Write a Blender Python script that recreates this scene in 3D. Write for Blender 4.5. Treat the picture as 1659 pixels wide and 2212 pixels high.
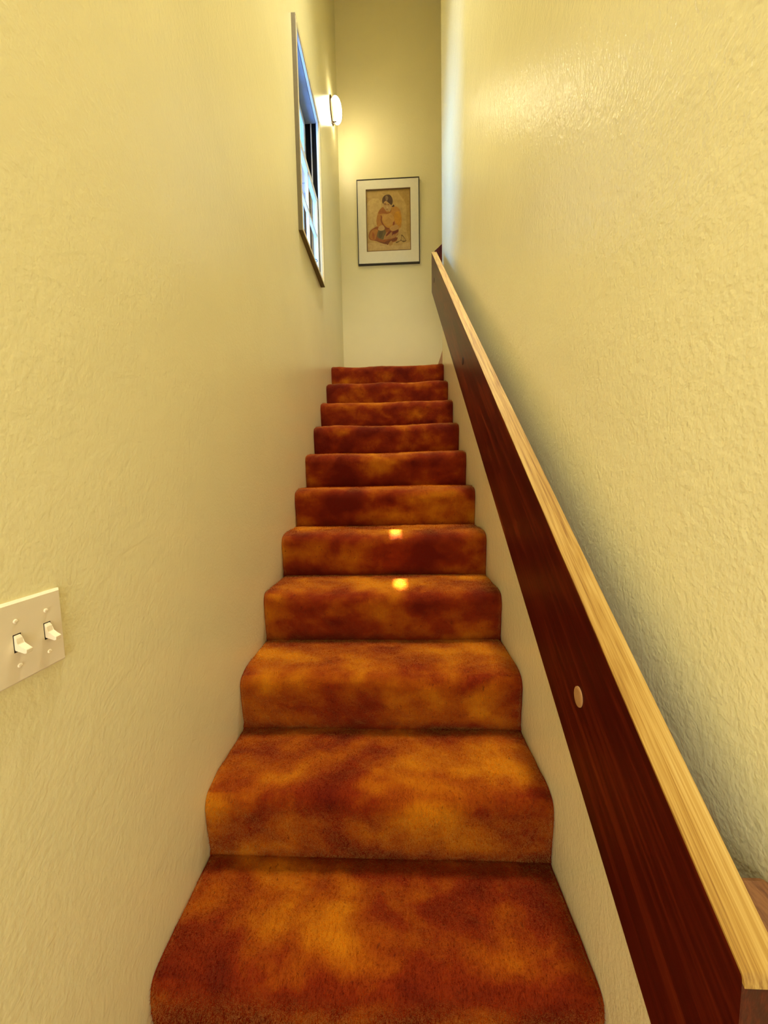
import bpy, bmesh, math, random
import numpy as np
from mathutils import Vector, Matrix

# ------------------------------------------------------------------ clear
for o in list(bpy.data.objects):
    bpy.data.objects.remove(o, do_unlink=True)
S = bpy.context.scene
COL = S.collection
RNG = np.random.default_rng(7)
random.seed(7)

# ------------------------------------------------------------------ camera
FPX, PITCH, YAW, ROLL, CX = 742.731, 0.0812795, -0.0402206, -0.018269, 0.0690360
cp, sp, cyw, syw = math.cos(PITCH), math.sin(PITCH), math.cos(YAW), math.sin(YAW)
Fv = Vector((syw * cp, cyw * cp, -sp)); Rv = Vector((cyw, -syw, 0)); Uv = Rv.cross(Fv)
R2 = math.cos(ROLL) * Rv + math.sin(ROLL) * Uv
U2 = -math.sin(ROLL) * Rv + math.cos(ROLL) * Uv
cd = bpy.data.cameras.new('camera'); cam = bpy.data.objects.new('camera', cd); COL.objects.link(cam)
cd.sensor_fit = 'VERTICAL'; cd.sensor_height = 36.0; cd.lens = FPX / 2212 * 36.0; cd.clip_start = 0.01
cam.matrix_world = Matrix(((R2.x, U2.x, -Fv.x, CX), (R2.y, U2.y, -Fv.y, 0), (R2.z, U2.z, -Fv.z, 0), (0, 0, 0, 1)))
S.camera = cam

# ------------------------------------------------------------------ exposure, sky, lights
S.view_settings.view_transform = 'Standard'; S.view_settings.look = 'None'
S.view_settings.gamma = 1.0; S.view_settings.use_curve_mapping = False
S.view_settings.exposure = -0.46
W = bpy.data.worlds.new('sky'); S.world = W; W.use_nodes = True
wn = W.node_tree.nodes; wl = W.node_tree.links; wn.clear()
wo = wn.new('ShaderNodeOutputWorld'); wb = wn.new('ShaderNodeBackground')
wtc = wn.new('ShaderNodeTexCoord'); wsx = wn.new('ShaderNodeSeparateXYZ'); wr = wn.new('ShaderNodeValToRGB')
wl.new(wtc.outputs['Generated'], wsx.inputs[0]); wl.new(wsx.outputs['Z'], wr.inputs[0])
wr.color_ramp.elements[0].position = 0.0; wr.color_ramp.elements[0].color = (0.42, 0.72, 1.0, 1)
wr.color_ramp.elements[1].position = 0.9; wr.color_ramp.elements[1].color = (0.14, 0.40, 1.0, 1)
wl.new(wr.outputs[0], wb.inputs[0]); wl.new(wb.outputs[0], wo.inputs[0])
wb.inputs[1].default_value = 1.3


def area(name, loc, target, sx, sy, power, color):
    d = bpy.data.lights.new(name, 'AREA'); d.shape = 'RECTANGLE'; d.size = sx; d.size_y = sy
    d.energy = power; d.color = color
    o = bpy.data.objects.new(name, d); COL.objects.link(o); o.location = loc
    o.rotation_euler = (Vector(target) - Vector(loc)).to_track_quat('-Z', 'Y').to_euler()
    return o


def globe(name, loc, radius, power, color):
    d = bpy.data.lights.new(name, 'POINT'); d.shadow_soft_size = radius; d.energy = power; d.color = color
    o = bpy.data.objects.new(name, d); COL.objects.link(o); o.location = loc
    return o


globe('hall_globe_light', (-0.12, -0.28, 0.66), 0.11, 7.0, (1.0, 0.90, 0.69))
area('hall_fill_light', (-0.05, -1.35, -0.45), (0.05, 1.0, -0.2), 0.8, 1.5, 27.0, (1.0, 0.98, 0.95))  # added fill from behind the camera; no glass door is built
sw_ = area('stairwell_fill_light', (0.0, 1.6, 4.50), (0.0, 1.45, 0.0), 0.4, 0.6, 66.0, (1.0, 0.92, 0.71)); sw_.data.spread = math.radians(85)  # added overhead fill for treads and walls; no fixture is built
# area light added outside to boost the blue daylight through the window
area('outdoor_daylight_boost', (-4.2, 1.0, 0.6), (0.46, 2.60, 2.20), 3.0, 4.0, 2000.0, (0.10, 0.36, 1.0))
sd = bpy.data.lights.new('sun', 'SUN'); sd.energy = 130.0; sd.angle = math.radians(0.53); sd.color = (1.0, 0.97, 0.92)
sun = bpy.data.objects.new('sun', sd); COL.objects.link(sun)
SUN = Vector((0.09, -0.35, -1.0)); sun.rotation_euler = SUN.to_track_quat('-Z', 'Y').to_euler()

# ------------------------------------------------------------------ dimensions
HW = 0.46
Y0, T, Z0, R = 0.8376065, 0.2283376, -1.0016390, 0.1974090
NLO, NHI = -3, 9
FLOOR = Z0 + NLO * R
LAND = Z0 + (NHI + 1) * R
YB = 3.6156            # back wall
YR = 2.978             # end of the right wall
CEIL = 4.575
YF = -1.8


# ------------------------------------------------------------------ helpers
def link(name, me, mats=(), parent=None):
    o = bpy.data.objects.new(name, me); COL.objects.link(o)
    for m in (mats if isinstance(mats, (list, tuple)) else [mats]):
        me.materials.append(m)
    if parent is not None:
        o.parent = parent
        o.matrix_parent_inverse = Matrix.Translation(-parent.location)
    return o


def obj(name, bm, mats, parent=None, smooth=False):
    bmesh.ops.recalc_face_normals(bm, faces=bm.faces)
    me = bpy.data.meshes.new(name); bm.to_mesh(me); bm.free()
    if smooth:
        for p in me.polygons: p.use_smooth = True
    return link(name, me, mats, parent)


def empty(name, loc, label, cat, group=None):
    o = bpy.data.objects.new(name, None); COL.objects.link(o); o.location = loc
    o.empty_display_size = 0.05
    o['label'] = label; o['category'] = cat
    if group: o['group'] = group
    return o


def struct(o):
    o['kind'] = 'structure'; return o


def box(bm, a, b, bevel=0.0, mat=0):
    vs = [bm.verts.new((x, y, z)) for x in (a[0], b[0]) for y in (a[1], b[1]) for z in (a[2], b[2])]
    fs = [(0, 1, 3, 2), (4, 6, 7, 5), (0, 4, 5, 1), (2, 3, 7, 6), (0, 2, 6, 4), (1, 5, 7, 3)]
    faces = [bm.faces.new([vs[i] for i in f]) for f in fs]
    for f in faces: f.material_index = mat
    if bevel:
        es = list({e for f in faces for e in f.edges})
        bmesh.ops.bevel(bm, geom=es, offset=bevel, segments=2, profile=0.5, affect='EDGES')
    return bm


def prism(bm, pts, off, bevel=0.0, mat=0):
    a = [bm.verts.new(p) for p in pts]; b = [bm.verts.new(Vector(p) + Vector(off)) for p in pts]
    n = len(pts); faces = [bm.faces.new(a), bm.faces.new(b[::-1])]
    for i in range(n):
        faces.append(bm.faces.new((a[i], b[i], b[(i + 1) % n], a[(i + 1) % n])))
    for f in faces: f.material_index = mat
    if bevel:
        es = list({e for f in faces for e in f.edges})
        bmesh.ops.bevel(bm, geom=es, offset=bevel, segments=2, profile=0.5, affect='EDGES')
    return bm


def lathe(bm, prof, axis_o, axis='X', seg=48, mat=0):
    """prof = [(radius, along)] about the axis through axis_o"""
    rings = []
    for r, h in prof:
        ring = []
        if r < 1e-6:
            p = Vector((h, 0, 0)) if axis == 'X' else Vector((0, 0, h))
            rings.append([bm.verts.new(Vector(axis_o) + p)]); continue
        for k in range(seg):
            a = 2 * math.pi * k / seg
            p = Vector((h, r * math.cos(a), r * math.sin(a))) if axis == 'X' else Vector((r * math.cos(a), r * math.sin(a), h))
            ring.append(bm.verts.new(Vector(axis_o) + p))
        rings.append(ring)
    for A, B in zip(rings, rings[1:]):
        for k in range(seg):
            k2 = (k + 1) % seg
            if len(A) == 1 and len(B) == 1: continue
            if len(A) == 1: f = bm.faces.new((A[0], B[k], B[k2]))
            elif len(B) == 1: f = bm.faces.new((A[k], A[k2], B[0]))
            else: f = bm.faces.new((A[k], A[k2], B[k2], B[k]))
            f.material_index = mat
    return bm


class NT:
    """small node-tree builder"""
    def __init__(self, name):
        self.m = bpy.data.materials.new(name); self.m.use_nodes = True
        self.t = self.m.node_tree; self.t.nodes.clear()
        self.out = self.n('ShaderNodeOutputMaterial'); self.b = self.n('ShaderNodeBsdfPrincipled')
        self.t.links.new(self.b.outputs[0], self.out.inputs[0])

    def n(self, k, **kw):
        x = self.t.nodes.new(k)
        for a, v in kw.items(): setattr(x, a, v)
        return x

    def l(self, a, b): self.t.links.new(a, b)

    def s(self, **kw):
        for k, v in kw.items(): self.b.inputs[k.replace('_', ' ')].default_value = v

    def pos(self, scale=(1, 1, 1), rot=(0, 0, 0)):
        g = self.n('ShaderNodeNewGeometry'); m = self.n('ShaderNodeMapping')
        m.inputs['Scale'].default_value = scale; m.inputs['Rotation'].default_value = rot
        self.l(g.outputs['Position'], m.inputs[0]); return m.outputs[0]

    def noise(self, vec, scale, detail=4, rough=0.55, dist=0.0):
        x = self.n('ShaderNodeTexNoise'); x.inputs['Scale'].default_value = scale
        x.inputs['Detail'].default_value = detail; x.inputs['Roughness'].default_value = rough
        x.inputs['Distortion'].default_value = dist
        self.l(vec, x.inputs['Vector']); return x.outputs['Fac']

    def ramp(self, fac, stops):
        r = self.n('ShaderNodeValToRGB'); e = r.color_ramp.elements
        while len(e) < len(stops): e.new(0.5)
        for q, (p, c) in zip(e, stops):
            q.position = p; q.color = (*c, 1) if len(c) == 3 else c
        self.l(fac, r.inputs[0]); return r.outputs[0]

    def mix(self, fac, a, b, mode='MIX'):
        x = self.n('ShaderNodeMix', data_type='RGBA', blend_type=mode)
        for s, v in ((0, fac), (6, a), (7, b)):
            if isinstance(v, bpy.types.NodeSocket): self.l(v, x.inputs[s])
            else: x.inputs[s].default_value = v if s == 0 else (*v, 1)
        return x.outputs[2]

    def math(self, op, a, b=0.0):
        x = self.n('ShaderNodeMath', operation=op)
        for i, v in enumerate((a, b)):
            if isinstance(v, bpy.types.NodeSocket): self.l(v, x.inputs[i])
            else: x.inputs[i].default_value = v
        return x.outputs[0]

    def bump(self, h, strength, dist=0.002, prev=None):
        x = self.n('ShaderNodeBump'); x.inputs['Strength'].default_value = strength
        x.inputs['Distance'].default_value = dist; self.l(h, x.inputs['Height'])
        if prev is not None: self.l(prev, x.inputs['Normal'])
        return x.outputs[0]

    def col(self, c): self.l(c, self.b.inputs['Base Color'])
    def nrm(self, v): self.l(v, self.b.inputs['Normal'])


def plain(name, c, rough=0.5, metal=0.0, var=0.06):
    n = NT(name); f = n.noise(n.pos(), 35, 3)
    n.col(n.ramp(f, [(0.3, tuple(v * (1 - var) for v in c)), (0.7, tuple(min(1, v * (1 + var)) for v in c))]))
    n.s(Roughness=rough, Metallic=metal); return n.m


# ------------------------------------------------------------------ materials
def wall_mat(name, c, gloss=0.20, bump=0.38):
    n = NT(name)
    blot = n.noise(n.pos(), 1.7, 3)
    c1 = n.ramp(blot, [(0.3, tuple(v * 0.96 for v in c)), (0.7, tuple(min(1, v * 1.03) for v in c))])
    scuff = n.ramp(n.noise(n.pos((1, 1, 0.35)), 9, 5, 0.6), [(0.69, (0, 0, 0)), (0.80, (1, 1, 1))])
    sf = n.math('MULTIPLY', scuff, 0.12)
    n.col(n.mix(sf, c1, (0.42, 0.34, 0.22)))
    # fine orange-peel relief under semi-gloss paint, smoother in places
    a = n.noise(n.pos((1, 1, 0.6)), 75, 3, 0.5, 0.4)
    b = n.noise(n.pos((1, 1, 0.8)), 190, 2, 0.5)
    d = n.noise(n.pos(), 11, 2)
    h = n.math('ADD', n.math('ADD', n.math('MULTIPLY', a, 1.0), n.math('MULTIPLY', b, 0.75)), n.math('MULTIPLY', d, 0.8))
    n.nrm(n.bump(h, bump, 0.0032))
    n.s(Roughness=gloss, Specular_IOR_Level=0.5)
    return n.m


M_WALL = wall_mat('wall_paint', (0.84, 0.775, 0.455))
M_WALL_L = wall_mat('left_wall_paint', (0.84, 0.775, 0.455), 0.26, 0.25)
M_BACK = wall_mat('back_wall_paint', (0.84, 0.755, 0.45), 0.42, 0.25)
M_CEIL = wall_mat('ceiling_paint', (0.80, 0.74, 0.55), 0.6, 0.4)


def carpet_mat(name, pile=False):
    n = NT(name)
    big = n.noise(n.pos((0.8, 1.3, 1.2)), 4.6, 2.0, 0.5, 0.2)
    mid = n.noise(n.pos((0.9, 1.3, 1.1)), 13, 4, 0.6, 0.2)
    f = n.math('ADD', n.math('MULTIPLY', big, 0.74), n.math('MULTIPLY', mid, 0.26))
    w = n.n('ShaderNodeAttribute'); w.attribute_name = 'wear_and_light'      # trodden fronts paler, plus light and shade painted on treads and risers
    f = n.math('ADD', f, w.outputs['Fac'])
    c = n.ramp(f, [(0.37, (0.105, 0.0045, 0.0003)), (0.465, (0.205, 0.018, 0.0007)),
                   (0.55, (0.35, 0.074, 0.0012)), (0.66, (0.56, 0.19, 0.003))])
    streak = n.noise(n.pos((1.0, 0.35, 0.15)), 230, 2, 0.5)
    c = n.mix(n.math('MULTIPLY', streak, 0.35), c, (0.12, 0.012, 0.001))
    # small crushed flecks in the pile
    fl = n.ramp(n.noise(n.pos((1, 0.7, 0.7)), 95, 3, 0.6), [(0.64, (0, 0, 0)), (0.72, (1, 1, 1))])
    c = n.mix(n.math('MULTIPLY', fl, 0.55), c, (0.07, 0.006, 0.0005))
    n.col(c)
    fine = n.noise(n.pos(), 420, 3, 0.7)
    tuft = n.noise(n.pos((1, 0.8, 0.6)), 70, 4, 0.65)
    h = n.math('ADD', n.math('MULTIPLY', fine, 0.5), tuft)
    if not pile:
        n.nrm(n.bump(h, 0.8, 0.006))
    if pile:      # thin tufts let light through
        n.t.nodes.remove(n.b)
        df, tl, mx = n.n('ShaderNodeBsdfDiffuse'), n.n('ShaderNodeBsdfTranslucent'), n.n('ShaderNodeMixShader')
        c = n.mix(1.0, c, (1.6, 1.6, 1.6), 'MULTIPLY')
        n.l(c, df.inputs[0]); n.l(c, tl.inputs[0]); n.l(df.outputs[0], mx.inputs[1]); n.l(tl.outputs[0], mx.inputs[2]); n.l(mx.outputs[0], n.out.inputs[0])
        return n.m
    n.s(Roughness=0.9, Specular_IOR_Level=0.1, Sheen_Weight=0.6, Sheen_Roughness=0.35, Sheen_Tint=(1.0, 0.58, 0.14, 1))
    return n.m


M_CARPET = carpet_mat('carpet'); M_PILE = carpet_mat('carpet_pile', True)


def wood_mat(name, stops, rough, slope, gscale=22, spec=0.5, coat=0.0):
    """grain running along a direction that climbs by slope in the y-z plane"""
    n = NT(name)
    v = n.pos((1, 1, 1), (-slope, 0, 0))
    m = n.n('ShaderNodeMapping'); m.inputs['Scale'].default_value = (3.2, 0.11, 1.0); n.l(v, m.inputs[0])
    warp = n.noise(m.outputs[0], gscale, 5, 0.6, 1.2)
    m2 = n.n('ShaderNodeMapping'); m2.inputs['Scale'].default_value = (10, 0.16, 4.0); n.l(v, m2.inputs[0])
    fine = n.noise(m2.outputs[0], gscale * 2.4, 3, 0.6)
    f = n.math('ADD', n.math('MULTIPLY', warp, 0.6), n.math('MULTIPLY', fine, 0.4))
    n.col(n.ramp(f, stops)); n.nrm(n.bump(f, 0.25, 0.0012))
    n.s(Roughness=rough, Specular_IOR_Level=spec, Coat_Weight=coat, Coat_Roughness=0.2)
    return n.m


SLOPE = math.atan2(R, T)
M_OAK = wood_mat('worn_oak', [(0.36, (0.20, 0.085, 0.010)), (0.46, (0.36, 0.20, 0.034)), (0.56, (0.47, 0.295, 0.070)), (0.68, (0.56, 0.385, 0.12))], 0.5, SLOPE)
M_DARK = wood_mat('dark_red_stain', [(0.36, (0.026, 0.0012, 0.0008)), (0.50, (0.048, 0.0020, 0.001)), (0.60, (0.10, 0.009, 0.002)), (0.70, (0.17, 0.04, 0.006))], 0.36, SLOPE, 12, 0.18)
M_BLOCK = wood_mat('brown_block', [(0.35, (0.10, 0.03, 0.008)), (0.6, (0.24, 0.10, 0.03))], 0.45, SLOPE)
M_PLUG = plain('pale_plug', (0.38, 0.20, 0.07), 0.6)
M_HOLE = plain('dark_plug', (0.018, 0.004, 0.003), 0.6)
M_SKIRT = plain('skirt_wood', (0.46, 0.24, 0.11), 0.5)
M_CASING = plain('window_casing_paint', (0.72, 0.63, 0.40), 0.45)
M_SASH = plain('sash_white', (0.66, 0.71, 0.76), 0.4, 0, 0.02)
M_TRACK = plain('black_track', (0.003, 0.003, 0.0035), 0.9); M_TRACK.node_tree.nodes['Principled BSDF'].inputs['Specular IOR Level'].default_value = 0.1
M_BEAD = plain('grey_bead', (0.42, 0.42, 0.44), 0.5)
M_PLATE = plain('switch_ivory', (0.84, 0.74, 0.55), 0.35, 0, 0.02)
M_TOGGLE = plain('toggle_ivory', (0.88, 0.78, 0.58), 0.3, 0, 0.02)
M_SLOT = plain('slot_dark', (0.02, 0.012, 0.006), 0.6)
M_BRONZE = plain('bronze', (0.06, 0.035, 0.012), 0.35, 0.8)
M_FRAME = plain('black_frame', (0.012, 0.007, 0.006), 0.35)
M_MAT = plain('mat_board', (0.80, 0.74, 0.58), 0.7, 0, 0.02)
M_FILLET = plain('brown_fillet', (0.16, 0.075, 0.02), 0.6)

n = NT('window_glass')
n.t.nodes.remove(n.b)
tr = n.n('ShaderNodeBsdfTransparent'); gl = n.n('ShaderNodeBsdfGlossy'); fr = n.n('ShaderNodeFresnel'); mx = n.n('ShaderNodeMixShader')
tr.inputs[0].default_value = (0.93, 0.97, 0.98, 1); gl.inputs['Roughness'].default_value = 0.02; fr.inputs[0].default_value = 1.45
n.l(fr.outputs[0], mx.inputs[0]); n.l(tr.outputs[0], mx.inputs[1]); n.l(gl.outputs[0], mx.inputs[2]); n.l(mx.outputs[0], n.out.inputs[0])
M_GLASS = n.m

n = NT('lamp_opal_glass')
n.col(n.ramp(n.noise(n.pos(), 20, 2), [(0.3, (0.9, 0.87, 0.8)), (0.7, (0.95, 0.92, 0.85))]))
n.b.inputs['Emission Color'].default_value = (1.0, 0.87, 0.57, 1); n.b.inputs['Emission Strength'].default_value = 44.0
n.s(Roughness=0.3)
M_LAMP = n.m

n = NT('print_paint')
at = n.n('ShaderNodeVertexColor'); at.layer_name = 'paint'
wash = n.noise(n.pos(), 22, 5, 0.65, 0.6)
n.col(n.mix(1.0, at.outputs[0], n.ramp(wash, [(0.3, (0.72, 0.68, 0.60)), (0.7, (1.0, 1.0, 1.0))]), 'MULTIPLY'))
n.s(Roughness=0.6)
M_PRINT = n.m

# ------------------------------------------------------------------ room shell
WX = 0.15   # left wall thickness
# window opening (outer edge of its box frame)
WY0, WY1, WZ0, WZ1 = 2.020, 2.585, 1.420, 2.510
bm = bmesh.new()
ZB = FLOOR - 0.1
for a, b in (((-HW - WX, YF - .1, ZB), (-HW, WY0, CEIL + .1)), ((-HW - WX, WY1, ZB), (-HW, YB + .1, CEIL + .1)),
             ((-HW - WX, WY0, ZB), (-HW, WY1, WZ0)), ((-HW - WX, WY0, WZ1), (-HW, WY1, CEIL + .1))):
    box(bm, a, b)
struct(obj('wall_left', bm, M_WALL_L))
bm = bmesh.new(); box(bm, (HW, YF - .1, ZB), (HW + .12, YR, CEIL + .1))
# soft outside corner at the far end
struct(obj('wall_right', bm, M_WALL))
bm = bmesh.new(); box(bm, (HW + .12, YR - .12, ZB), (1.7, YR, CEIL + .1)); struct(obj('wall_upper_flight', bm, M_WALL))
bm = bmesh.new(); box(bm, (-HW, YB, ZB), (1.7, YB + .1, CEIL + .1)); struct(obj('wall_back', bm, M_BACK))
bm = bmesh.new(); box(bm, (1.6, YR, ZB), (1.7, YB, CEIL + .1)); struct(obj('wall_far_right', bm, M_WALL))
bm = bmesh.new(); box(bm, (-HW, YF - .1, ZB), (HW, YF, CEIL)); struct(obj('wall_front', bm, M_WALL))
bm = bmesh.new(); box(bm, (-HW, .02, .86), (HW, .12, CEIL)); struct(obj('wall_bulkhead', bm, M_WALL))
bm = bmesh.new(); box(bm, (-HW, YF, .86), (HW, .02, .92)); struct(obj('ceiling', bm, M_CEIL))
# unseen slot added in the ceiling to drop sun onto two treads
kc = Vector((.055, 1.525, Z0 + 4 * R)) + SUN * (Z0 + 4 * R - CEIL); KX0, KX1, KY0, KY1 = kc.x - .013, kc.x + .013, kc.y - .115, kc.y + .095
bm = bmesh.new()
for a, b in (((KX0 - .02, KY0 - .02, CEIL + .031), (KX0 - .001, KY1 + .02, CEIL + .05)), ((KX1 + .001, KY0 - .02, CEIL + .031), (KX1 + .02, KY1 + .02, CEIL + .05))): box(bm, a, b)
struct(obj('sun_slot_frame', bm, M_SASH))  # frame of the added sun slot, not a window
bm = bmesh.new(); box(bm, (-HW, .02, CEIL), (HW, KY0, CEIL + .03)); box(bm, (-HW, KY1, CEIL), (HW, YB, CEIL + .03))
box(bm, (-HW, KY0, CEIL), (KX0, KY1, CEIL + .03)); box(bm, (KX1, KY0, CEIL), (HW, KY1, CEIL + .03)); box(bm, (HW, YR, CEIL), (1.6, YB, CEIL + .1)); struct(obj('ceiling', bm, M_CEIL))
bm = bmesh.new(); box(bm, (-HW, YF, ZB), (HW, Y0 + NLO * T, FLOOR)); struct(obj('floor', bm, M_CARPET))
bm = bmesh.new(); box(bm, (HW + .001, YR + .001, LAND - .19), (1.6, YB, LAND)); struct(obj('floor', bm, M_CARPET))
bm = bmesh.new(); box(bm, (-HW, Y0 + NLO * T + .01, ZB), (HW, YB, ZB + .05)); struct(obj('floor', bm, M_CARPET))

# wooden skirt on the back wall, where the stair turns up to the right
bm = bmesh.new()
prism(bm, [(.455, YB - .018, LAND), (.475, YB - .018, 1.10), (.5014, YB - .018, 1.209), (.522, YB - .018, 1.265), (.5463, YB - .018, 1.345), (.62, YB - .018, 1.50), (.80, YB - .018, 1.55), (.80, YB - .018, LAND)], (0, .018, 0), .002)
struct(obj('trim_1', bm, M_SKIRT))


# ------------------------------------------------------------------ carpeted staircase
def waves(seed, k, lo, hi):
    r = np.random.default_rng(seed)
    return r.uniform(lo, hi, (k, 2)) * np.where(r.random((k, 2)) < .5, -1, 1), r.uniform(0, 6.28, k)


def field(u, v, seed, k=7, lo=4, hi=16):
    w, ph = waves(seed, k, lo, hi); out = 0
    for i in range(k):
        out = out + np.sin(w[i, 0] * u + w[i, 1] * v + ph[i])
    return out / math.sqrt(k)


PROF = np.array([(.004, .0), (-.002, .03), (-.007, .08), (-.011, .128), (-.0115, .150), (-.007, .170), (.004, .1845),
                 (.022, .1925), (.046, .1965), (.075, .1974), (.12, .1974), (.17, .1974), (T - .008, .1974), (T + .012, .1965)])


def catmull(P, m):
    Q = np.vstack([2 * P[0] - P[1], P, 2 * P[-1] - P[-2]]); out = []
    seg = np.linspace(0, len(P) - 1, m)
    for t in seg:
        i = min(int(t), len(P) - 2); f = t - i
        a, b, c, d = Q[i], Q[i + 1], Q[i + 2], Q[i + 3]
        out.append(.5 * ((2 * b) + (c - a) * f + (2 * a - 5 * b + 4 * c - d) * f * f + (3 * b - a - 3 * c + d) * f ** 3))
    out = np.array(out)
    # even spacing
    L = np.r_[0, np.cumsum(np.hypot(*np.diff(out, axis=0).T))]
    s = np.linspace(0, L[-1], m)
    return np.c_[np.interp(s, L, out[:, 0]), np.interp(s, L, out[:, 1])], L[-1]


NP = 72
CURVE, CLEN = catmull(PROF, NP)
TAN = np.gradient(CURVE, axis=0); TAN /= np.linalg.norm(TAN, axis=1)[:, None]
NRM2 = np.c_[-TAN[:, 1], TAN[:, 0]]      # points out of the carpet (-y / +z)


def step_surface(n, x, s):
    """x across, s in 0..1 along riser, nosing and tread; returns points and normals"""
    i = s * (NP - 1)
    y = np.interp(i, np.arange(NP), CURVE[:, 0]); z = np.interp(i, np.arange(NP), CURVE[:, 1])
    ny = np.interp(i, np.arange(NP), NRM2[:, 0]); nz = np.interp(i, np.arange(NP), NRM2[:, 1])
    L = s * CLEN
    d = .0022 * field(x, L, 100 + n, 6, 5, 14) + .0009 * field(x, L, 300 + n, 8, 40, 110)
    nose = np.exp(-((s - .47) / .09) ** 2)
    d = d - .006 * nose * np.exp(-((x - .02) / .22) ** 2) + .0035 * nose * field(x, L, 500 + n, 5, 6, 20)
    edge = np.clip((np.abs(x) - (HW - .016)) / .015, 0, 1)
    d = d - .008 * edge ** 2
    d = d * np.clip(np.minimum(s, 1 - s) / .03, 0.0, 1)
    P = np.stack([x, Y0 + n * T + y + ny * d, Z0 + n * R + z + nz * d], -1)
    N = np.stack([np.zeros_like(x), ny, nz], -1)
    return P, N


def wear_and_light(n, x, s):  # carpet tone: tread wear together with painted-in light and shade
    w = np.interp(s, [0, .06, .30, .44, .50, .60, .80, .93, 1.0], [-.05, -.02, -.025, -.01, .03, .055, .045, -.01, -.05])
    if n <= 1: w = np.where(s < .45, np.interp(s, [0, .1, .3, .45], [-.05, .035, .03, .0]), w * (.55 if n <= -1 else .8))  # lower risers painted brighter, as if lit from the front
    if n >= 5: w = np.where(s < .45, w - .03, w)  # upper risers painted darker, where the front light falls off
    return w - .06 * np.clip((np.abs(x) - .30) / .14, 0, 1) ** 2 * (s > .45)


NX = 116
stairs = empty('staircase', (0, Y0 + NLO * T, FLOOR), 'straight staircase covered in mottled rust-orange carpet between two cream walls', 'staircase')
for n_ in range(NLO, NHI + 1):
    nx = NX if n_ < 6 else 80
    X, Sg = np.meshgrid(np.linspace(-HW + .001, HW - .001, nx), np.linspace(0, 1, NP), indexing='ij')
    P, _ = step_surface(n_, X, Sg)
    V = P.reshape(-1, 3).tolist()
    Fc = [(i * NP + j, i * NP + j + 1, (i + 1) * NP + j + 1, (i + 1) * NP + j) for i in range(nx - 1) for j in range(NP - 1)]
    # close the block underneath
    base = len(V); yb, zb = Y0 + n_ * T, Z0 + n_ * R
    V += [(-HW + .001, yb + .004, zb), (-HW + .001, yb + T + .012, zb), (HW - .001, yb + .004, zb), (HW - .001, yb + T + .012, zb)]
    lo = (nx - 1) * NP
    Fc += [tuple(range(NP)) + (base + 1, base), tuple(range(lo + NP - 1, lo - 1, -1)) + (base + 2, base + 3), (base, base + 1, base + 3, base + 2)]
    Fc += [(NP - 1, lo + NP - 1, base + 3, base + 1)]
    me = bpy.data.meshes.new('step'); me.from_pydata(V, [], Fc); me.update()
    for p in me.polygons: p.use_smooth = len(p.vertices) == 4
    at = me.attributes.new('wear_and_light', 'FLOAT', 'POINT')
    at.data.foreach_set('value', np.r_[wear_and_light(n_, X, Sg).ravel(), np.zeros(4)].astype(np.float32))
    link('step', me, M_CARPET, stairs)
bm = bmesh.new(); box(bm, (-HW + .001, Y0 + (NHI + 1) * T + .004, LAND - .19), (HW, YB - .001, LAND))
obj('landing', bm, M_CARPET, stairs)

# tufts of the pile: one object, nobody could count them
cnt = {-1: 60000, 0: 45000, 1: 32000, 2: 22000, 3: 16000, 4: 12000, 5: 9000, 6: 7000, 7: 6000, 8: 5000, 9: 5000}
VV, WV = [], []
for n_, k in cnt.items():
    if not k: continue
    x = RNG.uniform(-HW + .004, HW - .004, k); s = RNG.uniform(.0, 1, k)
    P, N = step_surface(n_, x, s)
    ln = RNG.uniform(.003, .0075, k)[:, None]
    lean = np.stack([RNG.normal(0, .5, k), RNG.normal(-.15, .5, k), RNG.normal(-.1, .5, k)], -1)
    D = N * .75 + lean; D /= np.linalg.norm(D, axis=1)[:, None]
    side = np.cross(D, RNG.normal(0, 1, (k, 3))); side /= np.linalg.norm(side, axis=1)[:, None]
    w = RNG.uniform(.0004, .0009, k)[:, None]
    tip = P + D * ln
    tip[:, 0] = np.clip(tip[:, 0], -HW + .0015, HW - .0015)
    VV.append(np.stack([P - side * w - N * .001, P + side * w - N * .001, tip], 1).reshape(-1, 3)); WV.append(np.repeat(wear_and_light(n_, x, s), 3))
VV = np.concatenate(VV); nt = len(VV) // 3
me = bpy.data.meshes.new('carpet_pile')
me.vertices.add(len(VV)); me.vertices.foreach_set('co', VV.astype(np.float32).ravel())
me.loops.add(len(VV)); me.loops.foreach_set('vertex_index', np.arange(len(VV), dtype=np.int32))
me.polygons.add(nt); me.polygons.foreach_set('loop_start', np.arange(0, len(VV), 3, dtype=np.int32))
me.update(calc_edges=True)
me.attributes.new('wear_and_light', 'FLOAT', 'POINT').data.foreach_set('value', np.concatenate(WV).astype(np.float32))
pile = link('carpet_pile', me, M_PILE, stairs); pile['kind'] = 'stuff'

# ------------------------------------------------------------------ handrail boards
SL = R / T
XI, XO = 0.360, 0.398
H0, HB = -0.664, -0.963


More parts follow.
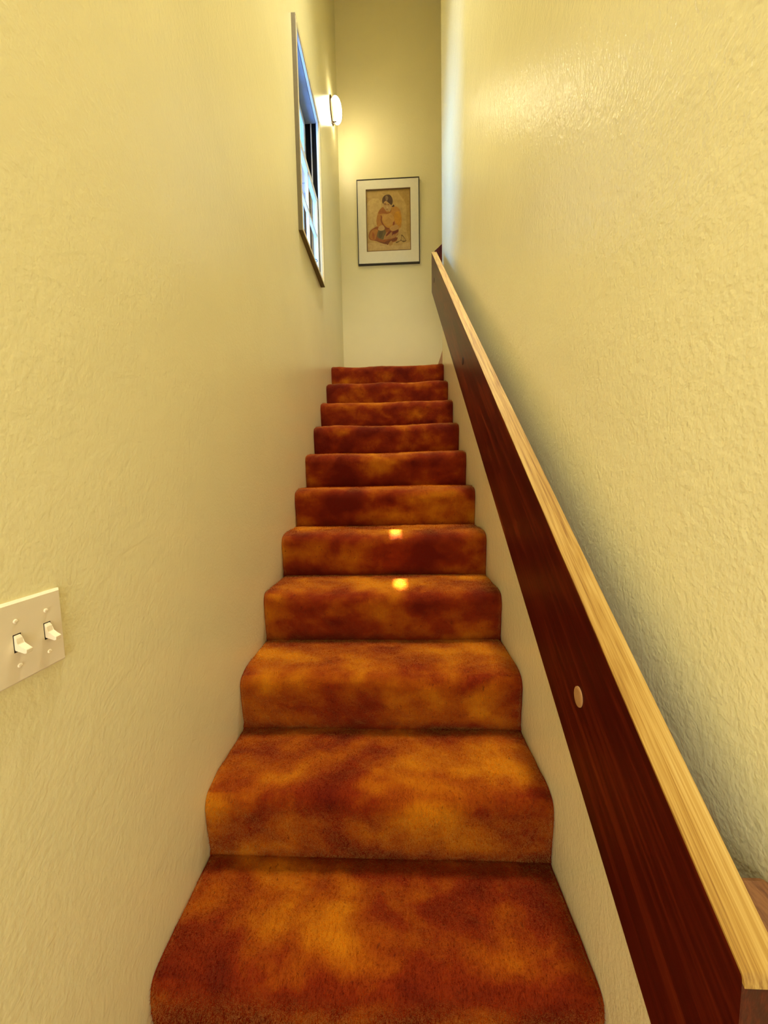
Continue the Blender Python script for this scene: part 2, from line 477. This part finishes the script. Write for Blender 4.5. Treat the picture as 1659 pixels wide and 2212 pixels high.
def rail(name, label, frame, a0, a1, top, bot, mats, plugs, blocks, round_low):
    """frame(u, w, v) -> world; u runs along, v is up, w across (0 = stair side, XO-XI = wall side)"""
    t = XO - XI; cap = .003
    e = empty(name, frame(a0, t / 2, bot + SL * a0), label, 'handrail')

    ru, rv = (.004, .008) if round_low else (.003, .005)

    def arc(off):
        P = []
        for k in range(9):
            a = k / 8 * math.pi / 2
            u = a0 + off * .8 + (ru - off * .8) * (1 - math.sin(a)) * 1.0
            P.append((u, top - off + SL * u - (rv - off) * (1 - math.cos(a))))
        return P
    across = Vector(frame(0, t, 0)) - Vector(frame(0, 0, 0))
    outer, inner = arc(0.0), arc(cap)
    end_o, end_i = (a1, top + SL * a1), (a1, top - cap + SL * a1)
    bm = bmesh.new()
    pts = [end_i] + inner + [(inner[-1][0], bot + SL * a0), (a1, bot + SL * a1)]
    prism(bm, [frame(u, 0, v) for u, v in pts], across, .0015)
    obj('board', bm, mats[0], e)
    bm = bmesh.new()
    pts = [end_o] + outer + inner[::-1] + [end_i]
    prism(bm, [frame(u, 0, v) for u, v in pts], across, .0)
    c = obj('top_edge', bm, mats[1], e)
    if round_low: c['label'] = 'worn pale oak top edge'
    for u, v, r, m, lab in plugs:
        bm = bmesh.new()
        for k, (rr, ww) in enumerate(((r, .0005), (r, -.0012), (r * .85, -.002))):
            pass
        ring = []
        for ww, rr in ((.0006, r), (-.0014, r), (-.0022, r * .8)):
            ring.append([bm.verts.new(frame(u + rr * math.cos(2 * math.pi * k / 20), ww, v + 1.35 * rr * math.sin(2 * math.pi * k / 20))) for k in range(20)])
        for A, B in zip(ring, ring[1:]):
            for k in range(20): bm.faces.new((A[k], A[(k + 1) % 20], B[(k + 1) % 20], B[k]))
        bm.faces.new(ring[-1]); bm.faces.new(ring[0][::-1])
        p = obj('plug', bm, m, e); p['label'] = lab
    for u, v, hu, hv, wall in blocks:
        bm = bmesh.new()
        A = Vector(frame(u - hu, t, v - hv)); B = Vector(frame(u + hu, wall, v + hv))
        box(bm, [min(A[i], B[i]) for i in range(3)], [max(A[i], B[i]) for i in range(3)], .006)
        obj('mounting_block', bm, M_BLOCK, e)
    return e


rail('handrail', 'long board handrail with dark red face along the right wall', lambda u, w, v: (XI + w, u, v), .272, 2.832, H0, HB, (M_DARK, M_OAK),
     [(.5475, -.3525, .0125, M_PLUG, 'pale scuffed wooden plug'), (1.546, .523, .012, M_HOLE, 'dark recessed plug'), (2.651, 1.474, .013, M_HOLE, 'dark recessed plug')],
     [(.315, -.470, .040, .040, HW - XI), (.60, -.40, .035, .03, HW - XI), (1.546, .405, .035, .03, HW - XI), (2.64, 1.36, .035, .03, HW - XI)], True)
# the next rail, climbing to the right behind the end of the wall (its low end shows above the first rail)
zr = 1.9333 - SL * .4195
rail('handrail', 'dark end of a second handrail climbing right behind the wall corner', lambda u, w, v: (u, YR + .10 - w, v), .406, 1.55, zr, zr - .30, (M_DARK, M_DARK),
     [], [(.75, zr + SL * .75 - .15, .045, .045, .10), (1.35, zr + SL * 1.35 - .15, .045, .045, .10)], False)

# ------------------------------------------------------------------ window in the left wall
win = bpy.data.objects.new('window_1', None); COL.objects.link(win); win.location = (-HW, (WY0 + WY1) / 2, WZ0); win['kind'] = 'structure'
FB = .022     # board thickness of the box frame
XN, XFAR = -.437, -.431


def cbox(name, a, b, m, bev=.0015, parent=win):
    bm = bmesh.new(); box(bm, a, b, bev); return obj(name, bm, m, parent)


def casing(y0, y1, z0, z1, edge=None):
    """box-frame board standing proud of the wall, a little more at the far side; its outer edge is painted dark for shade"""
    f = lambda y: XN + (XFAR - XN) * (y - WY0) / (WY1 - WY0)
    bm = bmesh.new()
    prism(bm, [(-HW - WX, y0, z0), (f(y0), y0, z0), (f(y1), y1, z0), (-HW - WX, y1, z0)], (0, 0, z1 - z0), .0012)
    return obj('casing' if edge is None else 'casing_edge', bm, M_CASING if edge is None else M_EDGE, win)


EB = .005
M_EDGE = plain('shaded_casing_edge', (0.12, 0.09, 0.025), 0.6)  # shade on the frame's outer faces, put in as a darker colour
casing(WY0, WY0 + EB, WZ0, WZ1, 1); casing(WY1 - EB, WY1, WZ0, WZ1, 1)
casing(WY0 + EB, WY1 - EB, WZ0, WZ0 + EB, 1); casing(WY0 + EB, WY1 - EB, WZ1 - EB, WZ1, 1)
casing(WY0 + EB, WY0 + FB, WZ0 + EB, WZ1 - EB); casing(WY1 - FB, WY1 - EB, WZ0 + EB, WZ1 - EB)
casing(WY0 + FB, WY1 - FB, WZ0 + EB, WZ0 + FB); casing(WY0 + FB, WY1 - FB, WZ1 - FB, WZ1 - EB)
iy0, iy1, iz0, iz1 = WY0 + FB, WY1 - FB, WZ0 + FB, WZ1 - FB
# white stops, dark jamb tracks and the grey bead between the two sashes
for y0, y1 in ((iy0, iy0 + .006), (iy1 - .006, iy1)):
    cbox('jamb_stop', (-.455, y0, iz0), (-.440, y1, iz1), M_SASH)
    cbox('jamb_track', (-.560, y0 + .001, iz0), (-.455, y1 - .001, iz1), M_TRACK)
    yy = y0 if y0 < 2.3 else y1 - .011
    cbox('parting_bead', (-.494, yy, iz0), (-.486, yy + .011, iz1), M_BEAD)
cbox('head_stop', (-.455, iy0 + .006, iz1 - .006), (-.440, iy1 - .006, iz1), M_SASH)
cbox('head_track', (-.560, iy0 + .006, iz1 - .008), (-.457, iy1 - .006, iz1 - .001), plain('head_track_grey', (0.20, 0.24, 0.29), 0.5))
cbox('sill', (-.60, iy0, iz0), (-.440, iy1, iz0 + .012), M_SASH)


def sash(name, x0, x1, z0, z1, label):
    y0, y1 = iy0 + .008, iy1 - .008
    st, rl, mt = .036, .040, .018
    bm = bmesh.new()
    box(bm, (x0, y0, z0), (x1, y0 + st, z1), .003); box(bm, (x0, y1 - st, z0), (x1, y1, z1), .003)
    box(bm, (x0, y0 + st, z0), (x1, y1 - st, z0 + rl), .003); box(bm, (x0, y0 + st, z1 - rl), (x1, y1 - st, z1), .003)
    o = obj(name, bm, M_SASH, win); o['label'] = label
    ym, zm = (y0 + y1) / 2, (z0 + z1) / 2
    q = bmesh.new(); box(q, (x0 + .004, ym - mt / 2, z0 + rl), (x1 - .004, ym + mt / 2, z1 - rl), .002); obj('muntin', q, M_SASH, o)
    q = bmesh.new(); box(q, (x0 + .004, y0 + st, zm - mt / 2), (x1 - .004, ym - mt / 2, zm + mt / 2), .002)
    box(q, (x0 + .004, ym + mt / 2, zm - mt / 2), (x1 - .004, y1 - st, zm + mt / 2), .002); obj('muntin', q, M_SASH, o)
    xg = (x0 + x1) / 2
    for a, b in ((y0 + st, ym - mt / 2), (ym + mt / 2, y1 - st)):
        for c, d in ((z0 + rl, zm - mt / 2), (zm + mt / 2, z1 - rl)):
            q = bmesh.new(); q.faces.new([q.verts.new(p) for p in ((xg, a, c), (xg, b, c), (xg, b, d), (xg, a, d))])
            obj('pane', q, M_GLASS, o)
    return o


ZM = 1.972
low = sash('lower_sash', -.485, -.458, iz0 + .012, ZM + .02, 'white lower sash of four panes')
upp = sash('upper_sash', -.556, -.529, ZM - .02, iz1 - .008, 'white upper sash of four panes')
# small dark lift ring on the bottom rail of the lower sash
bm = bmesh.new(); ry, rz = 2.40, iz0 + .045
prof = [Vector((-.456 + .014 * math.sin(t), ry + .016 * math.cos(t), rz + .004)) for t in np.linspace(0, math.pi, 12)]
for k in range(12):
    c = prof[k]; d = (prof[min(k + 1, 11)] - prof[max(k - 1, 0)]).normalized(); s_ = d.cross(Vector((0, 0, 1)))
    ring = [bm.verts.new(c + .002 * (math.cos(a) * s_ + math.sin(a) * Vector((0, 0, 1)))) for a in np.linspace(0, 2 * math.pi, 6, endpoint=False)]
    if k:
        for j in range(6): bm.faces.new((prev[j], prev[(j + 1) % 6], ring[(j + 1) % 6], ring[j]))
    prev = ring
obj('sash_lift', bm, M_TRACK, low)

# ------------------------------------------------------------------ wall lamp
LY, LZ = 3.275, 3.272
lamp = empty('wall_lamp', (-HW, LY, LZ), 'round white glass wall lamp glowing on the left wall near the back corner', 'lamp')
bm = bmesh.new(); lathe(bm, [(0, .0), (.092, .0), (.092, .005), (.088, .010), (.078, .013), (.074, .020), (0, .020)], (-HW, LY, LZ))
obj('base_plate', bm, M_BRONZE, lamp, True)
bm = bmesh.new(); lathe(bm, [(.060, .021), (.074, .022), (.081, .028), (.085, .038), (.084, .050), (.077, .064), (.064, .076), (.045, .084), (.022, .088), (0, .089)], (-HW, LY, LZ))
obj('glass_shade', bm, M_LAMP, lamp, True)
bm = bmesh.new(); box(bm, (-HW + .008, LY - .005, LZ - .094), (-HW + .042, LY + .005, LZ - .089), .001)
box(bm, (-HW + .038, LY - .005, LZ - .094), (-HW + .043, LY + .005, LZ - .078), .001)
box(bm, (-HW, LY - .005, LZ - .106), (-HW + .010, LY + .005, LZ - .084), .002)
obj('clip', bm, M_BRONZE, lamp)

# ------------------------------------------------------------------ framed picture on the back wall
PX0, PX1, PZ0, PZ1 = -.286, .324, 2.172, 2.957
PD = .028
pic = empty('framed_picture', ((PX0 + PX1) / 2, YB, PZ0), 'thin black framed watercolour of a seated person in an orange shawl, on the back wall', 'picture')
pf = YB - PD


def pbox(name, a, b, m, bev=.0012):
    bm = bmesh.new(); box(bm, a, b, bev); return obj(name, bm, m, pic)


fw = .008
pbox('frame_side', (PX0, pf, PZ0), (PX0 + fw, YB, PZ1), M_FRAME); pbox('frame_side', (PX1 - fw, pf, PZ0), (PX1, YB, PZ1), M_FRAME)
pbox('frame_side', (PX0 + fw, pf, PZ0), (PX1 - fw, YB, PZ0 + fw), M_FRAME); pbox('frame_side', (PX0 + fw, pf, PZ1 - fw), (PX1 - fw, YB, PZ1), M_FRAME)
AX0, AX1, AZ0, AZ1 = -.198, .238, 2.292, 2.867
mt0 = pf + .004
bm = bmesh.new()
for a, b in (((PX0 + fw, mt0, PZ0 + fw), (AX0, YB - .004, PZ1 - fw)), ((AX1, mt0, PZ0 + fw), (PX1 - fw, YB - .004, PZ1 - fw)),
             ((AX0, mt0, PZ0 + fw), (AX1, YB - .004, AZ0)), ((AX0, mt0, AZ1), (AX1, YB - .004, PZ1 - fw))):
    box(bm, a, b)
obj('mat', bm, M_MAT, pic)
bm = bmesh.new(); q = .007
for a, b in (((AX0, mt0 + .0005, AZ0), (AX0 + q, mt0 + .004, AZ1)), ((AX1 - q, mt0 + .0005, AZ0), (AX1, mt0 + .004, AZ1)),
             ((AX0 + q, mt0 + .0005, AZ0), (AX1 - q, mt0 + .004, AZ0 + q)), ((AX0 + q, mt0 + .0005, AZ1 - q), (AX1 - q, mt0 + .004, AZ1))):
    box(bm, a, b)
obj('fillet', bm, M_FILLET, pic)

# the print: flat paint washes. coordinates in a 0..890 x 0..1230 sheet, y downwards
SHEET = [
    # colour (linear), outline
    ((.52, .34, .11), [(0, 0), (890, 0), (890, 1230), (0, 1230)]),
    ((.60, .41, .15), [(0, 300), (180, 150), (300, 250), (250, 600), (90, 760), (0, 800)]),
    ((.44, .27, .07), [(640, 40), (890, 0), (890, 1000), (810, 820), (800, 300)]),
    ((.58, .39, .16), [(0, 1050), (300, 1060), (620, 1120), (890, 1060), (890, 1230), (0, 1230)]),
    # skirt and folded legs
    ((.30, .085, .012), [(40, 880), (75, 800), (150, 745), (240, 715), (400, 740), (620, 760), (680, 800), (660, 880), (600, 940), (620, 1010), (540, 1050), (440, 1075), (330, 1060), (190, 1010), (80, 985), (42, 940)]),
    ((.44, .17, .025), [(52, 900), (90, 810), (170, 770), (230, 800), (200, 900), (170, 980), (85, 970)]),
    ((.36, .10, .014), [(110, 860), (130, 830), (160, 900), (150, 970), (120, 960)]),
    ((.42, .20, .055), [(360, 880), (470, 830), (560, 900), (640, 850), (660, 880), (560, 960), (400, 985), (300, 985)]),
    ((.17, .02, .006), [(390, 900), (450, 830), (500, 830), (470, 870), (400, 925)]),
    ((.15, .015, .006), [(520, 860), (560, 810), (650, 790), (670, 810), (620, 860), (540, 890), (515, 920)]),
    ((.17, .04, .008), [(150, 990), (330, 1045), (400, 1020), (480, 1000), (600, 960), (630, 975), (560, 1030), (460, 1040), (430, 1100), (400, 1085), (330, 1070)]),
    # basket / bundle in the lap
    ((.15, .10, .03), [(210, 880), (240, 800), (300, 760), (380, 800), (385, 870), (350, 930), (330, 990), (250, 960), (215, 930)]),
    ((.10, .065, .022), [(250, 860), (290, 790), (330, 800), (320, 900), (280, 960), (250, 930)]),
    # torso and shawl
    ((.50, .23, .035), [(240, 440), (290, 370), (370, 340), (480, 440), (520, 340), (620, 350), (690, 430), (712, 560), (710, 680), (690, 770), (650, 800), (560, 790), (470, 760), (380, 770), (330, 740), (230, 720), (200, 630), (210, 540)]),
    ((.56, .25, .012), [(580, 470), (650, 440), (700, 540), (705, 660), (650, 720), (590, 650), (560, 560)]),
    ((.54, .28, .06), [(330, 480), (480, 470), (560, 560), (540, 670), (450, 720), (370, 680), (320, 580)]),
    ((.34, .11, .014), [(240, 460), (290, 375), (350, 345), (390, 420), (420, 450), (480, 440), (500, 390), (505, 440), (430, 480), (330, 470), (290, 480)]),
    ((.22, .05, .008), [(290, 500), (320, 540), (310, 600), (350, 690), (410, 750), (470, 765), (430, 790), (370, 785), (320, 700), (285, 620)]),
    ((.42, .17, .025), [(215, 520), (260, 480), (290, 520), (290, 620), (330, 700), (350, 750), (300, 790), (230, 730), (205, 650)]),
    ((.50, .30, .11), [(260, 720), (330, 700), (370, 760), (350, 800), (280, 810), (230, 780)]),
    ((.50, .27, .08), [(470, 760), (560, 700), (640, 720), (640, 790), (540, 830), (480, 800)]),
    ((.26, .05, .01), [(540, 650), (570, 630), (570, 700), (530, 720)]),
    # bare feet
    ((.54, .35, .12), [(650, 800), (700, 770), (720, 840), (700, 940), (690, 1000), (620, 1060), (590, 1050), (640, 960)]),
    ((.17, .09, .025), [(590, 1050), (660, 1030), (690, 1000), (710, 900), (790, 1010), (800, 1040), (740, 1060), (690, 1030), (610, 1070)]),
    ((.46, .30, .10), [(715, 930), (780, 1010), (780, 1030), (720, 1030), (700, 1000)]),
    ((.44, .24, .06), [(460, 1050), (500, 1020), (530, 1080), (500, 1110), (450, 1110)]),
    # head: hair, face, bun
    ((.085, .035, .013), [(325, 240), (330, 180), (360, 130), (410, 105), (470, 105), (510, 140), (535, 200), (535, 260), (515, 310), (480, 290), (440, 250), (400, 230), (350, 280)]),
    ((.24, .15, .07), [(390, 140), (420, 120), (450, 160), (430, 220), (400, 215)]),
    ((.52, .31, .11), [(345, 280), (390, 225), (430, 245), (485, 295), (500, 330), (480, 390), (430, 430), (390, 410), (350, 350)]),
    ((.30, .14, .045), [(350, 275), (390, 255), (420, 300), (380, 310)]),
    ((.30, .14, .045), [(435, 285), (475, 300), (460, 315), (430, 305)]),
    ((.62, .42, .18), [(410, 320), (430, 330), (440, 370), (415, 375)]),
    ((.30, .10, .03), [(400, 392), (440, 388), (430, 402), (405, 402)]),
    ((.05, .012, .008), [(510, 335), (540, 325), (555, 300), (570, 340), (540, 350)]),
]
me = bpy.data.meshes.new('print'); V, Fc, C = [], [], []
for k, (c, pts) in enumerate(SHEET):
    i0 = len(V)
    if len(pts) > 4:   # rounded outline
        P = [Vector((a, b)) for a, b in pts]; Q = []
        for i in range(len(P)):
            a, b, d, e2 = P[i - 1], P[i], P[(i + 1) % len(P)], P[(i + 2) % len(P)]
            for t in (0, .33, .66):
                Q.append(.5 * ((2 * b) + (d - a) * t + (2 * a - 5 * b + 4 * d - e2) * t * t + (3 * b - a - 3 * d + e2) * t ** 3))
        pts = [(v.x, v.y) for v in Q]
    for a, b in pts:
        a = min(max(a, 0), 890); b = min(max(b, 0), 1230)
        V.append((AX0 + .002 + (AX1 - AX0 - .004) * a / 890, YB - .012 - k * .00008, AZ1 - .002 - (AZ1 - AZ0 - .004) * b / 1230))
    Fc.append(tuple(range(i0, len(V)))); C.append(c)
me.from_pydata(V, [], Fc)
ca = me.color_attributes.new('paint', 'FLOAT_COLOR', 'CORNER')
for p in me.polygons:
    for li in p.loop_indices: ca.data[li].color = (*C[p.index], 1)
link('print', me, M_PRINT, pic)

# ------------------------------------------------------------------ double switch plate
sw = empty('switch_plate', (-HW, .449, -.264), 'ivory double light switch plate with both toggles down on the left wall', 'switch')
SY0, SY1, SZ0, SZ1 = .400, .500, -.2635, -.150
bm = bmesh.new(); th = .0065
# plate with a chamfered rim
rim = [(SY0, SZ0), (SY1, SZ0), (SY1, SZ1), (SY0, SZ1)]
va = [bm.verts.new((-HW, y, z)) for y, z in rim]; vb = [bm.verts.new((-HW + .003, y, z)) for y, z in rim]
ins = .003
vc = [bm.verts.new((-HW + th, y + (ins if y == SY0 else -ins), z + (ins if z == SZ0 else -ins))) for y, z in rim]
for A, B in ((va, vb), (vb, vc)):
    for k in range(4): bm.faces.new((A[k], A[(k + 1) % 4], B[(k + 1) % 4], B[k]))
bm.faces.new(vc); bm.faces.new(va[::-1])
obj('plate', bm, M_PLATE, sw)
xf = -HW + th
for yc in (.4345, .4750):
    zc = -.2075
    bm = bmesh.new(); box(bm, (xf - .001, yc - .0050, zc - .0125), (xf + .0003, yc + .0050, zc + .0125)); obj('slot', bm, M_SLOT, sw)
    bm = bmesh.new()
    # rocker body inside the slot, then the lever pointing down and out
    prism(bm, [(xf, yc - .0044, zc + .0116), (xf + .0035, yc - .0044, zc + .007), (xf + .0045, yc - .0044, zc - .001), (xf + .0155, yc - .0034, zc - .0085), (xf + .0150, yc - .0034, zc - .0135), (xf + .0125, yc - .0034, zc - .0145), (xf + .0010, yc - .0044, zc - .0085), (xf, yc - .0044, zc - .009)], (0, .0088, 0), .0008)
    obj('toggle', bm, M_TOGGLE, sw)
    for zs in (zc + .0302, zc - .0320):
        bm = bmesh.new(); lathe(bm, [(.0030, -.0005), (.0030, .0006), (.0022, .0014), (0, .0016)], (xf, yc, zs), seg=16)
        box(bm, (xf + .0012, yc - .0022, zs - .0003), (xf + .0018, yc + .0022, zs + .0003)); obj('screw', bm, M_TOGGLE, sw)
